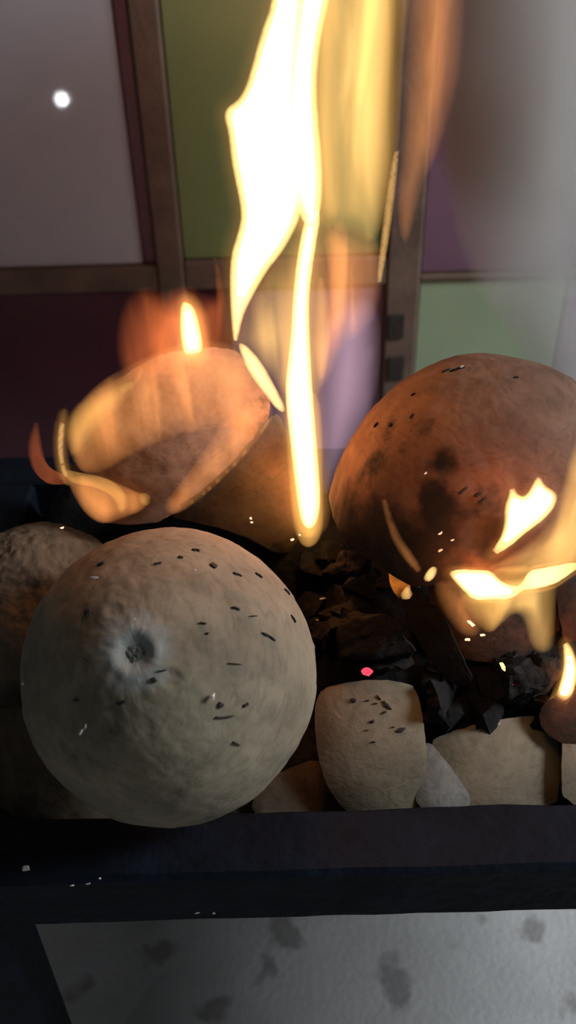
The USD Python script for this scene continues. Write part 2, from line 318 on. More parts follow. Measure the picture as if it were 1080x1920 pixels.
GOLD = flame_mat('flame_gold', (1.0, 0.50, 0.12), 55.0)
HALO = flame_mat('flame_halo', (1.0, 0.45, 0.11), 30.0)
EDGE = flame_mat('flame_edge', (1.0, 0.56, 0.18), 190.0)
ORANGE = flame_streaks('flame_orange', (1.0, 0.36, 0.10), 75.0)
RED = flame_streaks('flame_red', (1.0, 0.22, 0.06), 34.0)
LILAC = flame_mat('flame_lilac', (1.0, 0.62, 0.80), 19.0)
CORE = glow('flame_core', (1.0, 0.29, 0.085), 26.0)
EMBER = glow('ember_glow', (1.0, 0.07, 0.12), 1.2)
SPARK = glow('spark_glow', (1.0, 0.62, 0.38), 1.6)

# ---------------------------------------------------------------- the setting: floor and panelled wall
YW = 0.78
def struct(name, mesh, mat, smooth=False, label=None):
    p = numbered('/World', name); pr = usdkit.mesh(stage, p, mesh, mat, smooth=smooth); put(pr.GetPrim(), label, kind='structure'); return p
struct('floor', box((-2.5, -2.0, -0.05), (2.5, YW + 0.2, 0.0), 0.0005), M['concrete'], label='grey concrete floor with brown stains below the stand')
wall = UsdGeom.Xform.Define(stage, '/World/wall_back'); put(wall.GetPrim(), 'back wall of coloured panels divided by brown battens', kind='structure')
def wpart(name, mesh, mat, label=None):
    p = numbered('/World/wall_back', name); pr = usdkit.mesh(stage, p, mesh, mat, smooth=False); put(pr.GetPrim(), label); return p
wpart('backing', box((-1.6, YW + 0.008, -0.02), (1.6, YW + 0.12, 1.5)), M['wall'])
def X(px, py): return on_y(px, py, YW)[0]
def Z(px, py): return on_y(px, py, YW)[2]
bl0, bl1 = (X(243, 0) + X(290, 490)) / 2, (X(301, 0) + X(340, 485)) / 2          # left upright batten
br0, br1 = (X(738, 0) + X(728, 600)) / 2, (X(806, 0) + X(800, 515)) / 2          # right upright batten
hz0, hz1 = Z(140, 547), Z(140, 500)                                              # cross batten
hz2 = Z(380, 487); hzr = Z(900, 510)
print('wall', bl0, bl1, br0, br1, hz0, hz1, hz2, hzr)
def panel(x0, x1, z0, z1, mat, label, y=YW): wpart('panel', box((x0, y, z0), (x1, YW + 0.012, z1), 0.002), mat, label)
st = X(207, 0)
panel(-1.5, st, hz1, 1.3, M['grey_gloss'], 'glossy grey upper left panel')
panel(st, bl0, hz1, 1.3, M['plum'], 'narrow plum strip with painted edge shade beside the grey panel', YW + 0.002)  # edge shade and reflection of the grey panel, put into plum colour
panel(bl1, br0, hz2, 1.3, M['green_gloss'], 'moss green panel behind the tall flame')
panel(br1, 1.5, hzr, 1.3, M['plum'], 'plum upper right panel behind smoke')
panel(-1.5, bl1 + 0.035, 0.0, hz0, M['maroon'], 'dark maroon lower left panel')
panel(bl1 + 0.037, br0, 0.0, hz0, M['lilac'], 'lilac lower middle panel')
panel(br1, X(1050, 600), 0.0, hzr - 0.006, M['pale_green'], 'pale green lower right panel')
panel(X(1052, 600), 1.5, 0.0, hzr - 0.006, M['lilac'], 'grey lilac panel at the right end')
for x0, x1 in ((bl0, bl1), (br0, br1)): wpart('batten', box((x0, YW - 0.006, 0.0), (x1, YW + 0.012, 1.3), 0.002), M['batten'], 'upright brown batten')
wpart('batten', box((-1.5, YW - 0.005, hz0), (bl0, YW + 0.012, hz1), 0.002), M['batten'], 'cross batten under the grey panel')
wpart('batten', box((bl1, YW - 0.005, hz0), (br0, YW + 0.012, hz2), 0.002), M['batten'], 'cross batten under the green panel')
wpart('batten', box((br1, YW - 0.005, hzr - 0.005), (1.5, YW + 0.012, hzr), 0.001), M['batten'], 'thin cross batten over the pale green panel')
for py in (612, 690):
    c = on_y(742, py, YW - 0.006); wpart('bolt_plate', box((c[0] - 0.0075, YW - 0.009, c[2] - 0.012), (c[0] + 0.0075, YW - 0.005, c[2] + 0.012), 0.002), M['char_mark'], 'dark bolt plate')

# the bulb whose reflection shows in the grey panel: mirrored from the reflected ray
P = on_y(116, 186, YW); d = ray(116, 186); d2 = d * np.array([1, -1, 1]); B = P + d2 * 1.0
bulb = UsdLux.SphereLight.Define(stage, '/World/small_bulb_light'); bulb.AddTranslateOp().Set(Gf.Vec3d(*map(float, B)))
bulb.CreateRadiusAttr(0.0105); bulb.CreateIntensityAttr(BULB_GAIN); bulb.CreateColorAttr(Gf.Vec3f(0.93, 0.97, 1.0)); print('bulb', B)

# ---------------------------------------------------------------- the steel stand
ZB = EYE[2] - 0.318
ybr, ybf = on_z(540, 1517, ZB)[1], on_z(540, 1640, ZB)[1]
zbot = on_y(540, 1724, ybf)[2]
XL, XR, YB = -0.175, 0.375, 0.47
print('bar', ybf, ybr, zbot)
stand = Thing('fire_stand', 'black steel fire stand with a flat front rail holding the burning shells', 'stand', (0.1, 0.3, 0.0))
def bar(lo, hi, seed):
    b = box(lo, hi, 0.002)
    for _ in range(5): b = b.subdivide_to_size(0.012) if hasattr(b, 'subdivide_to_size') else b
    v = np.array(b.vertices); v += (np.stack([fbm(v * 60 + k * 9, 3, seed + k) for k in range(3)], 1) - 0.5) * 0.0014
    return trimesh.Trimesh(v, b.faces, process=False)
stand.part('front_rail', bar((XL - 0.02, ybf, zbot), (XR, ybr, ZB), 1), M['black_steel'], 30)
stand.part('back_rail', bar((XL, YB - 0.028, zbot), (XR, YB, ZB), 2), M['black_steel'], 30)
stand.part('side_rail', bar((XL, ybr, zbot), (XL + 0.028, YB - 0.028, ZB), 3), M['black_steel'], 30)
stand.part('side_rail', bar((XR - 0.028, ybr, zbot), (XR, YB - 0.028, ZB), 4), M['black_steel'], 30)
ZP = zbot + 0.008
stand.part('added_light_baffle', box((XL, YB - 0.004, 0.03), (XR, YB - 0.001, zbot + 0.001), 0.0008), M['black_steel'], 30)  # added unseen plate, blocks bounced light to darken the floor beneath
stand.part('tray_plate', box((XL + 0.02, ybr - 0.004, ZP - 0.003), (XR - 0.02, YB - 0.02, ZP), 0.0008), M['black_steel'], 30)
for lx, ly in ((on_z(-68, 1745, zbot)[0], (ybf + ybr) / 2), (XR - 0.015, (ybf + ybr) / 2), (XL + 0.014, YB - 0.014), (XR - 0.014, YB - 0.014)):
    w = 0.014
    stand.part('leg', box((lx - w, ly - w, 0.0), (lx + w, ly + w, zbot + 0.001), 0.002), M['black_steel'], 30)

# bed of ash and crushed charcoal on the tray
def sst(x, a, b): t = np.clip((x - a) / (b - a), 0, 1); return t * t * (3 - 2 * t)
def bed_z(x, y):
    x, y = np.asarray(x, float), np.asarray(y, float)
    e = np.minimum.reduce([x - XL - 0.03, XR - 0.03 - x, y - ybr - 0.002, YB - 0.03 - y])
    heap = 0.040 * sst(y, 0.232, 0.285) * sst(x, -0.005, 0.03) + 0.040 * sst(y, 0.31, 0.36) * (1 - sst(x, -0.005, 0.03)) + 0.022 * sst(y, 0.315, 0.345) * sst(x, 0.035, 0.07)
    return ZP + 0.001 + np.clip(e / 0.03, 0, 1) * (heap + 0.004 + 0.016 * fbm(np.stack([x * 55, y * 55, x * 0], -1), 4, 3))
def bed_hit(px, py, up=0.0):
    d = ray(px, py); s = np.linspace(0.25, 0.8, 600); p = EYE + s[:, None] * d
    k = np.argmax(p[:, 2] < bed_z(p[:, 0], p[:, 1]) + up); return p[k]
gx, gy = np.meshgrid(np.linspace(XL + 0.03, XR - 0.03, 170), np.linspace(ybr + 0.002, YB - 0.03, 100))
pz = bed_z(gx, gy)
top = np.stack([gx, gy, pz], -1).reshape(-1, 3); n0 = gx.shape[1]; ii = np.arange(gx.size).reshape(gx.shape)
tf = np.vstack([np.stack([ii[:-1, :-1], ii[:-1, 1:], ii[1:, 1:]], -1).reshape(-1, 3), np.stack([ii[:-1, :-1], ii[1:, 1:], ii[1:, :-1]], -1).reshape(-1, 3)])
bed = closed(top, np.stack([top[:, 0], top[:, 1], np.full(len(top), ZP + 0.0003)], 1), tf)
single('ash_bed', bed, M['charcoal'], 'black bed of ash and charcoal dust covering the tray', 'ash', kind='stuff')

# ---------------------------------------------------------------- coconut shells
def marks(thing, kd, outer, spec, mat, name='fibre_scrap', lift=0.0004, seed=0):
    """Thin charred scraps stuck on a shell at the pixels given: (px, py, length px, width px, angle deg)."""
    r = np.random.default_rng(seed)
    for px, py, ln, wd, an in spec:
        dd = ray(px, py); t = (outer - EYE) @ dd; off = np.linalg.norm(outer - EYE - t[:, None] * dd, axis=1)
        cand = np.argsort(off)[:40]; i = cand[np.argmin(t[cand])]; p = outer[i]; D = (p - EYE) @ _f; s = D / F
        nn = unit(kd(p)); a = math.radians(an); ax = _r * math.cos(a) + _u * math.sin(a); ax = unit(ax - nn * (ax @ nn)); ay = np.cross(nn, ax)
        k = 12; ang = np.linspace(0, 2 * math.pi, k, endpoint=False); q = 1 + 0.5 * (r.random(k) - 0.5)
        rim = np.array([p + ax * (math.cos(x) * ln * s / 2 * w) + ay * (math.sin(x) * wd * 0.7 * s / 2 * w) for x, w in zip(ang, q)])
        rim = np.array([outer[np.argmin(((outer - z) ** 2).sum(1))] * 0.5 + z * 0.5 for z in rim])
        h = 0.0009
        v = np.vstack([rim - nn * 0.0012, rim * 0.8 + p * 0.2 + nn * h * 0.7, [p + nn * h], [p - nn * 0.0015]]); f = []
        for j in range(k):
            j2 = (j + 1) % k; f += [(j, j2, k + j2), (j, k + j2, k + j), (k + j, k + j2, 2 * k), (j2, j, 2 * k + 1)]
        mm = trimesh.Trimesh(v, f, process=False)
        if mm.volume < 0: mm.invert()
        thing.part(name, mm, mat)

# 1 the front half shell, its pore towards the viewer
D1 = 0.362; C1 = at_depth(320, 1263, D1); a1, c1 = 0.0568, 0.055
pole = None
pdir = sphere_hit(248, 1222, C1, a1) - C1
R1 = frame_z(pdir)
front = Thing('coconut_shell', 'large tan half coconut shell with a grey-ringed pore, resting against the front rail', 'coconut shell', C1, R1)
mesh1, out1 = half_shell(a1, c1, theta=math.radians(96), seed=3, eyes=[(0.0, 0, 0.0056, 0.0022), (0.27, -0.75, 0.0030, 0.0006), (0.30, 1.9, 0.0026, 0.0004)], rough=0.00045, lump=0.0016)
front.part('shell', mesh1, M['shell_front'], 50, local=True)
o1w = out1 @ R1.T + C1
plug, _ = half_shell(0.0056, 0.0014, seed=11, rough=0.0004, lump=0.0003, nu=14, nv=28, thick=0.0006)
front.part('pore_plug', move(plug, (0, 0, c1 - 0.0026)), M['pore'], 50, local=True, label='grey crumbly plug in the pore')
marks(front, lambda p: p - C1, o1w, [(188, 1048, 24, 12, 15), (288, 1042, 22, 7, 35), (404, 1046, 15, 20, 70), (375, 1020, 16, 6, 10), (340, 1030, 7, 12, 80), (452, 1063, 24, 4, 0), (492, 1072, 18, 6, 10),
    (457, 1128, 20, 9, 5), (485, 1141, 26, 5, 12), (520, 1187, 38, 6, -14), (385, 1150, 16, 4, 0), (393, 1168, 8, 6, 0), (460, 1230, 32, 4, 0), (278, 1286, 11, 15, 80), (217, 1332, 20, 11, 15), (310, 1258, 18, 5, 8),
    (147, 1234, 12, 6, -20), (433, 1335, 14, 17, -60), (438, 1359, 40, 7, -4), (481, 1326, 14, 10, 20), (126, 1317, 16, 5, 5), (200, 1390, 26, 4, 3), (450, 1415, 26, 5, -25), (150, 1140, 18, 26, 70), (560, 1160, 22, 5, -8), (545, 1100, 16, 6, 12)], M['char_mark'], seed=2)

# 2 the big dome on the right
D4 = 0.425; C4 = at_depth(902, 1000, D4); a4, c4 = 0.0700, 0.0835
R4 = frame_z((-0.06, 0.02, 0.98))
big = Thing('coconut_shell', 'big reddish dome of coconut shell on the right, scorched dark across its front', 'coconut shell', C4, R4)
mesh4, out4 = half_shell(a4, c4, theta=math.radians(73), seed=8, rough=0.0005, lump=0.0026, eyes=[(1.0, -1.9, 0.006, 0.002), (1.25, -1.75, 0.005, 0.0016)])
o4w = out4 @ R4.T + C4
def hit_vertex(px, py, outer):
    dd = ray(px, py); t = (outer - EYE) @ dd; off = np.linalg.norm(outer - EYE - t[:, None] * dd, axis=1); cand = np.argsort(off)[:30]
    return outer[cand[np.argmin(t[cand])]]
sp4 = [(((hit_vertex(x, y, o4w)) - C4) @ R4, rr_, q) for x, y, rr_, q in ((820, 855, 0.0065, 1), (802, 905, 0.006, .8), (800, 950, 0.0095, 1), (880, 1010, 0.016, .75), (700, 1010, 0.02, .85), (960, 1000, 0.012, .7), (640, 990, 0.014, .9), (790, 1040, 0.016, .9))]
M['shell_big'] = husk('shell_big', (0.205, 0.115, 0.076), (0.155, 0.083, 0.054), (0.093, 0.052, 0.036), char=0.36, seed=4.1, charscale=15, spots=sp4, rim=(0.026, 0.046))
big.part('shell', mesh4, M['shell_big'], 50, local=True)
marks(big, lambda p: p - C4, o4w, [(850, 905, 22, 8, 45), (905, 910, 18, 9, 35), (922, 922, 22, 9, 40), (700, 790, 14, 6, 60), (770, 770, 14, 6, 60), (724, 790, 10, 16, 30), (860, 686, 34, 5, 12), (835, 690, 20, 5, 20), (970, 702, 10, 5, 20), (770, 735, 10, 6, 0)], M['char_mark'], name='char_patch', seed=5)

# 3 the tilted shell at upper left, its lower bowl and the shell leaning behind it
poly3 = [(118, 800), (160, 745), (235, 700), (290, 668), (345, 655), (400, 648), (445, 655), (485, 715), (515, 768), (470, 825), (430, 872), (385, 915), (335, 948), (300, 945), (255, 928), (205, 906), (165, 893), (140, 865)]
sh3, O3 = shard(poly3, 0.402, (0.05, -0.60, 0.80), R=0.066, thick=0.0042, at=(320, 790), seed=21, jag=5, res=44, rough=0.0012)
up = Thing('coconut_shell', 'broken coconut shell tilted at upper left with flames licking over its top', 'coconut shell', O3)
up.part('shell', sh3, M['shell_warm'], 50)
poly3b = [(108, 862), (140, 872), (220, 900), (300, 925), (345, 945), (325, 968), (280, 982), (235, 984), (190, 978), (160, 950), (130, 910)]
sb, O3b = shard(poly3b, 0.418, (-0.10, -0.80, 0.55), R=0.06, thick=0.004, seed=22, jag=4)
t = Thing('coconut_shell', 'thin shell piece glowing under the tilted upper left shell', 'coconut shell', O3b); t.part('shell', sb, M['shell_warm'], 50)
poly5 = [(512, 772), (535, 790), (552, 850), (562, 920), (572, 985), (560, 1030), (520, 1040), (470, 1010), (400, 985), (330, 975), (310, 950), (360, 920), (430, 850)]
s5, O5 = shard(poly5, 0.432, (0.35, -0.75, 0.55), R=0.058, seed=23, jag=3)
t = Thing('coconut_shell', 'brown coconut shell leaning behind the front shell beside the tall flame', 'coconut shell', O5); t.part('shell', s5, M['shell_dark'], 50)

# 4 shells under and behind the front one on the left
C6 = at_depth(75, 1165, 0.430); R6 = frame_z((-0.25, -0.35, 0.9))
t = Thing('coconut_shell', 'dark coconut shell behind the front shell at the left edge', 'coconut shell', C6, R6)
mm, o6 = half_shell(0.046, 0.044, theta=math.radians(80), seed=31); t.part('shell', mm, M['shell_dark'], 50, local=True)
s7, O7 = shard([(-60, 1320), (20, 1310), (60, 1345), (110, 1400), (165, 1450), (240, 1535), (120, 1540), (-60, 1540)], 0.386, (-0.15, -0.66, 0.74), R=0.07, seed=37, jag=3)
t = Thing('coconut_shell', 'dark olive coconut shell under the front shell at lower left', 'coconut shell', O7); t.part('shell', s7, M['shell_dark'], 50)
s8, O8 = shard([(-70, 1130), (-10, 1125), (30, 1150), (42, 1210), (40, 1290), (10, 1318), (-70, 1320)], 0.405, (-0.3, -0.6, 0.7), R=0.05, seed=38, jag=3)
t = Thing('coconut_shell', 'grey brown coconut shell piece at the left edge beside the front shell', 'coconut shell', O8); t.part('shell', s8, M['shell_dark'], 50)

# 5 broken pieces along the front rail
def piece(poly, depth, nrm, label, mat, seed, **k):
    if depth is None: q = np.mean(poly, 0); depth = (bed_hit(q[0], q[1]) - EYE) @ _f - 0.011
    mm, O = shard(poly, depth, nrm, seed=seed, rough=0.00022, **k); t = Thing('shell_fragment', label, 'shell fragment', O); t.part('shell', mm, mat, 50); return t, mm
tp, mp = piece([(592, 1300), (625, 1284), (690, 1274), (745, 1276), (782, 1290), (790, 1330), (796, 1370), (800, 1420), (800, 1480), (790, 1522), (730, 1530), (655, 1528), (625, 1495), (600, 1440), (590, 1370)], 0.378, (-0.05, -0.62, 0.78), 'pale tan shell fragment with a straight top edge, right of the front shell', M['shell_pale'], 41, R=0.07, jag=3)
nq = unit((-0.05, -0.62, 0.78)); nv_ = len(mp.vertices) // 2
marks(tp, lambda p: nq, np.array(mp.vertices)[:nv_], [(660, 1291, 12, 12, 0), (680, 1296, 8, 7, 0), (722, 1290, 14, 5, -50), (732, 1301, 16, 7, -50), (745, 1313, 22, 9, -40), (698, 1300, 8, 6, 0), (730, 1318, 9, 6, 20), (692, 1332, 9, 6, 0), (743, 1344, 7, 6, 0), (708, 1410, 8, 6, 0), (772, 1365, 20, 12, 20), (690, 1352, 6, 5, 0)], M['char_mark'], seed=6)
piece([(480, 1470), (540, 1440), (600, 1420), (640, 1450), (665, 1540), (600, 1552), (520, 1550), (470, 1530)], 0.386, (0.1, -0.6, 0.8), 'brown shell fragment tucked beneath the front shell', M['shell_dark'], 42, R=0.06)
piece([(780, 1420), (800, 1385), (832, 1420), (862, 1460), (885, 1500), (870, 1530), (800, 1532), (775, 1490)], 0.377, (0.0, -0.6, 0.8), 'small ash-grey shell fragment between two tan ones', M['shell_ashy'], 43, R=0.04)
piece([(800, 1392), (850, 1370), (930, 1350), (1005, 1340), (1040, 1348), (1050, 1400), (1050, 1480), (1040, 1512), (960, 1520), (885, 1522), (860, 1490), (825, 1440)], 0.381, (0.08, -0.6, 0.8), 'greyish tan shell fragment right of the ashy one', M['shell_pale'], 44, R=0.075, jag=3)
piece([(1056, 1370), (1110, 1350), (1180, 1380), (1200, 1450), (1160, 1515), (1056, 1512), (1052, 1440)], 0.381, (0.15, -0.6, 0.8), 'tan shell fragment cut off by the right edge', M['shell_pale'], 45, R=0.06)
# burning pieces on the right
piece([(728, 1062), (748, 1052), (762, 1058), (764, 1085), (772, 1110), (760, 1126), (742, 1118), (730, 1092)], 0.408, (-0.3, -0.7, 0.6), 'small glowing orange shell chip', M['shell_glow'], 51, R=0.03, thick=0.003)
piece([(800, 1090), (840, 1075), (930, 1110), (1010, 1105), (1048, 1120), (1050, 1220), (1000, 1245), (900, 1240), (860, 1235), (840, 1200), (810, 1150)], None, (-0.05, -0.75, 0.6), 'charred shell fragment wrapped in flames below the big dome', M['shell_burnt'], 52, R=0.05, jag=5)
piece([(740, 1090), (800, 1110), (835, 1160), (870, 1240), (890, 1280), (850, 1290), (800, 1230), (760, 1160)], None, (-0.5, -0.6, 0.7), 'long charred shell sliver slanting beside the burning fragment', M['charcoal'], 53, R=0.06, jag=4)
piece([(1040, 1080), (1100, 1070), (1160, 1120), (1160, 1240), (1080, 1250), (1050, 1180)], None, (0.1, -0.8, 0.5), 'brown shell fragment at the right edge behind the low flame', M['shell_burnt'], 54, R=0.05)
piece([(1010, 1330), (1060, 1290), (1130, 1290), (1140, 1400), (1060, 1400), (1015, 1370)], None, (0.0, -0.7, 0.7), 'reddish brown fragment under the low right flame', M['shell_burnt'], 55, R=0.05)

# ---------------------------------------------------------------- charcoal
cr = np.random.default_rng(12)
big_coal = [(650, 1075, .030, .43, 'large charcoal lump against the base of the tall flame'), (690, 1190, .034, .408, 'large black charcoal lump in the middle of the dark gap'), (725, 1235, .022, .398, 'flat charcoal lump above the pale tan fragment'),
            (950, 1275, .030, .395, 'charcoal lump glowing faintly below the burning fragment'), (1010, 1270, .026, .395, 'charcoal lump beside the low right flame'), (850, 1320, .030, .392, 'black charcoal lump above the greyish tan fragment')]
for k, (px, py, sz, D, lb) in enumerate(big_coal):
    mm = turn(lump_mesh(sz, 60 + k, 3, 0.5, (1.2, 0.9, 0.8)), cr.normal(size=3), cr.uniform(0, 6))
    single('charcoal_lump', move(mm, bed_hit(px, py, sz * 0.25)), M['charcoal'], lb, 'charcoal', smooth=30)
k = 0
while k < 46:
    px, py = cr.uniform(570, 1080), cr.uniform(1010, 1370)
    if (py < 1060 and px > 760) or (py < 1250 and px > 720) or (py > 1225 and px < 800): continue
    p = bed_hit(px, py, cr.uniform(0, 0.006)); k += 1
    mm = turn(lump_mesh(cr.uniform(0.010, 0.021), 200 + k, 2, 0.5, (1.2, 1, 0.8)), cr.normal(size=3), cr.uniform(0, 6))
    single('charcoal_chunk', move(mm, p), M['charcoal'], 'small black charcoal chunk in the dark fire bed between the shells', 'charcoal', 'charcoal chunks in the fire bed', smooth=30)

# ---------------------------------------------------------------- flames
def flame(label, Y, parts, base):
    t = Thing('flame', label, 'flame', on_y(base[0], base[1], Y))
    for k, (nm, poly, mat, kw) in enumerate(parts):
        dy = kw.pop('dy', 0.0); core = kw.pop('core', 0); halo = kw.pop('halo', 0)
        t.part(nm, inflate(poly, Y + dy, seed=k + 1, **kw), mat, True)
        if halo:
            g = Polygon(chaikin(poly, 1)).buffer(halo); t.part('flame_halo', inflate(np.array(g.exterior.coords)[:-1], Y + dy, fat=kw.get('fat', 0.5) * 1.2, pw=1.5, seed=k + 1, sway=kw.get('sway', 0.006), res=30), HALO, True)
        if core:
            g = Polygon(chaikin(poly, 2)).buffer(0).buffer(-core).simplify(1.0)
            for q in getattr(g, 'geoms', [g]):
                if q.area > 150: t.part('flame_core', inflate(np.array(q.exterior.coords)[:-1], Y + dy, fat=kw.get('fat', 0.5) * 0.4, seed=k + 1, sway=kw.get('sway', 0.006), res=22), CORE, True, label='white-hot core of the flame')
    return t
WB = [(535, -330), (515, -150), (512, 0), (488, 60), (465, 150), (448, 186), (416, 206), (428, 250), (432, 300), (445, 360), (452, 400), (447, 430), (430, 480), (430, 560), (437, 645), (446, 640), (456, 590), (478, 545), (505, 500), (530, 470), (548, 440), (566, 400), (572, 330), (560, 250), (556, 150), (568, 50), (578, -80), (600, -330)]
WC = [(590, -330), (570, -120), (556, 20), (540, 120), (532, 220), (540, 320), (556, 390), (572, 425), (604, 405), (606, 310), (598, 230), (594, 150), (602, 70), (618, 0), (640, -150), (650, -330)]
ST = [(606, 385), (590, 480), (580, 560), (582, 640), (586, 720), (592, 800), (598, 870), (602, 940), (592, 985), (566, 985), (556, 930), (548, 870), (540, 800), (533, 740), (538, 690), (545, 630), (548, 560), (556, 480), (572, 400)]
flame('tall white-hot flame rising from between the shells past the top of the picture', 0.345, [
    ('flame_body', WB, WHITE, dict(fat=0.45, res=40, core=14, halo=26)),
    ('flame_body', WC, WHITE, dict(fat=0.55, res=34, core=14, halo=30)),
    ('flame_body', ST, STRIPE, dict(fat=0.8, res=30, core=10, halo=24)),
    ('flame_tongue', [(440, 645), (470, 660), (500, 700), (522, 740), (540, 780), (520, 778), (495, 745), (462, 705)], STRIPE, dict(fat=0.7)),
    ('flame_veil', [(600, -330), (790, -330), (768, 0), (757, 120), (750, 260), (735, 350), (712, 450), (690, 460), (660, 440), (630, 440), (600, 400), (585, 200), (595, 50)], YELLOW, dict(pw=1.05, fat=0.45, res=36, dy=0.01)),
    ('flame_veil', [(590, -330), (665, -330), (652, 0), (628, 150), (645, 300), (640, 410), (605, 450), (570, 300)], GOLD, dict(pw=1.05, fat=0.6)),
    ('flame_edge', [(752, 245), (746, 320), (732, 440), (713, 545), (703, 548), (712, 450), (726, 340), (738, 280)], EDGE, dict(fat=0.8, sway=0.002)),
    ('flame_streak', [(728, -150), (708, 60), (692, 150), (680, 218), (668, 205), (674, 120), (688, 0), (700, -150)], GOLD, dict(fat=0.9)),
    ('flame_veil', [(765, -330), (890, -330), (874, 0), (870, 120), (852, 200), (822, 300), (792, 360), (765, 480), (742, 420), (755, 260), (762, 100)], ORANGE, dict(pw=1.05, fat=0.35, dy=0.012)),
    ('flame_veil', [(585, 400), (722, 430), (716, 560), (685, 620), (645, 640), (612, 720), (590, 725), (570, 600)], ORANGE, dict(pw=1.05, fat=0.35, dy=0.012)),
    ('flame_veil', [(436, 650), (450, 590), (500, 495), (560, 430), (602, 430), (622, 560), (618, 680), (595, 760), (545, 760), (500, 700), (462, 665)], YELLOW, dict(pw=1.05, fat=0.3, dy=0.01)),
    ('flame_tongue', [(598, 490), (619, 560), (622, 640), (614, 700), (596, 725), (586, 640), (590, 560)], GOLD, dict(pw=0.9, fat=0.9)),
    ('flame_veil', [(588, 640), (640, 560), (716, 555), (718, 720), (670, 820), (625, 920), (600, 940), (590, 820)], LILAC, dict(pw=1.05, fat=0.5, dy=0.03)),
    ('flame_base', [(530, 720), (598, 720), (606, 800), (606, 900), (608, 990), (590, 1020), (560, 1018), (545, 960), (538, 860)], GOLD, dict(fat=0.7)),
], (578, 1000))
flame('short white flame standing on top of the tilted shell', 0.365, [
    ('flame_body', [(338, 565), (350, 563), (366, 575), (376, 610), (384, 660), (362, 662), (344, 665), (336, 620)], STRIPE, dict(fat=0.8, sway=0.002, core=9, halo=16)),
    ('flame_veil', [(330, 550), (360, 545), (392, 580), (400, 640), (390, 690), (340, 690), (326, 630)], GOLD, dict(pw=1.05, fat=0.4)),
    ('flame_veil', [(215, 640), (225, 570), (262, 530), (310, 545), (350, 525), (400, 560), (430, 530), (450, 640), (430, 700), (340, 710), (260, 720), (225, 700)], RED, dict(pw=1.4, fat=0.6)),
    ('flame_wisp', [(395, 455), (412, 500), (425, 570), (415, 640), (400, 655), (404, 590), (402, 520)], RED, dict(pw=0.9, fat=0.8)),
], (360, 665))
flame('broad orange flame veiling the tilted upper left shell', 0.318, [
    ('flame_veil', [(118, 805), (160, 735), (240, 680), (330, 635), (420, 630), (475, 668), (522, 762), (470, 800), (400, 800), (320, 815), (250, 850), (190, 890), (140, 885)], ORANGE, dict(pw=0.6, fat=0.16, most=0.003)),
    ('flame_veil', [(250, 700), (300, 640), (380, 625), (455, 650), (500, 720), (440, 740), (340, 715)], GOLD, dict(pw=1.1, fat=0.10)),
    ('flame_veil', [(112, 800), (150, 740), (215, 705), (260, 690), (230, 760), (180, 830), (140, 870)], GOLD, dict(pw=1.0, fat=0.25)),
    ('flame_veil', [(522, 764), (500, 806), (465, 852), (425, 894), (380, 936), (325, 972), (300, 950), (340, 900), (385, 840), (430, 770), (480, 745)], ORANGE, dict(fat=0.35, sway=0.001, pw=0.8)),
    ('flame_edge', [(520, 768), (498, 806), (463, 852), (423, 893), (378, 935), (325, 968), (275, 984), (277, 980), (322, 963), (374, 929), (418, 887), (458, 846), (492, 800), (514, 766)], GOLD, dict(fat=1.5, sway=0.0005)),
    ('flame_wisp', [(262, 672), (256, 712), (225, 720), (218, 745), (245, 735), (275, 700)], GOLD, dict(pw=0.9, fat=0.6)),
], (340, 800))
flame('curling orange flame around the left end of the tilted shell', 0.318, [
    ('flame_edge', [(120, 765), (123, 800), (118, 845), (124, 885), (140, 905), (118, 898), (108, 860), (106, 810)], EDGE, dict(fat=0.8, sway=0.002, halo=10)),
    ('flame_veil', [(112, 875), (150, 884), (200, 892), (235, 915), (245, 945), (225, 968), (212, 930), (180, 912), (130, 906)], GOLD, dict(pw=1.0, fat=0.9, sway=0.002)),
    ('flame_veil', [(255, 920), (285, 925), (282, 950), (262, 945)], GOLD, dict(pw=1.0, fat=0.9, sway=0.001)),
    ('flame_wisp', [(70, 775), (48, 830), (56, 880), (85, 908), (125, 912), (145, 896), (105, 888), (86, 868), (78, 830)], RED, dict(pw=1.2, fat=1.3, sway=0.002)),
    ('flame_veil', [(120, 775), (180, 730), (260, 700), (250, 740), (190, 790), (150, 850), (128, 868)], GOLD, dict(pw=1.05, fat=0.35)),
    ('flame_veil', [(118, 888), (200, 895), (240, 915), (280, 930), (275, 955), (235, 970), (190, 982), (150, 950)], ORANGE, dict(pw=0.8, fat=0.5)),
], (150, 900))
flame('bright white flame in front of the big dome at the right edge', 0.250, [
    ('flame_body', [(958, 890), (968, 925), (985, 935), (1000, 905), (1012, 890), (1022, 912), (1048, 925), (1042, 950), (1020, 975), (985, 1000), (950, 1030), (908, 1048), (935, 1015), (945, 985), (945, 950), (955, 925)], STRIPE, dict(fat=0.55, sway=0.002, core=9, halo=12)),
    ('flame_veil', [(1100, 780), (1060, 850), (1045, 920), (1020, 980), (960, 1030), (900, 1060), (960, 1075), (1040, 1070), (1110, 1060), (1140, 950), (1130, 850)], YELLOW, dict(pw=1.05, fat=0.4)),
    ('flame_veil', [(1130, 750), (1078, 815), (1052, 900), (1040, 980), (990, 1045), (930, 1068), (1130, 1062)], GOLD, dict(pw=0.8, fat=0.3)),
], (940, 1050))
flame('faint orange flame streak rising along the left front of the big dome', 0.246, [
    ('flame_veil', [(705, 890), (725, 930), (745, 990), (775, 1030), (795, 1065), (800, 1075), (782, 1068), (745, 1030), (722, 980)], ORANGE, dict(pw=1.05, fat=0.6)),
], (795, 1065))
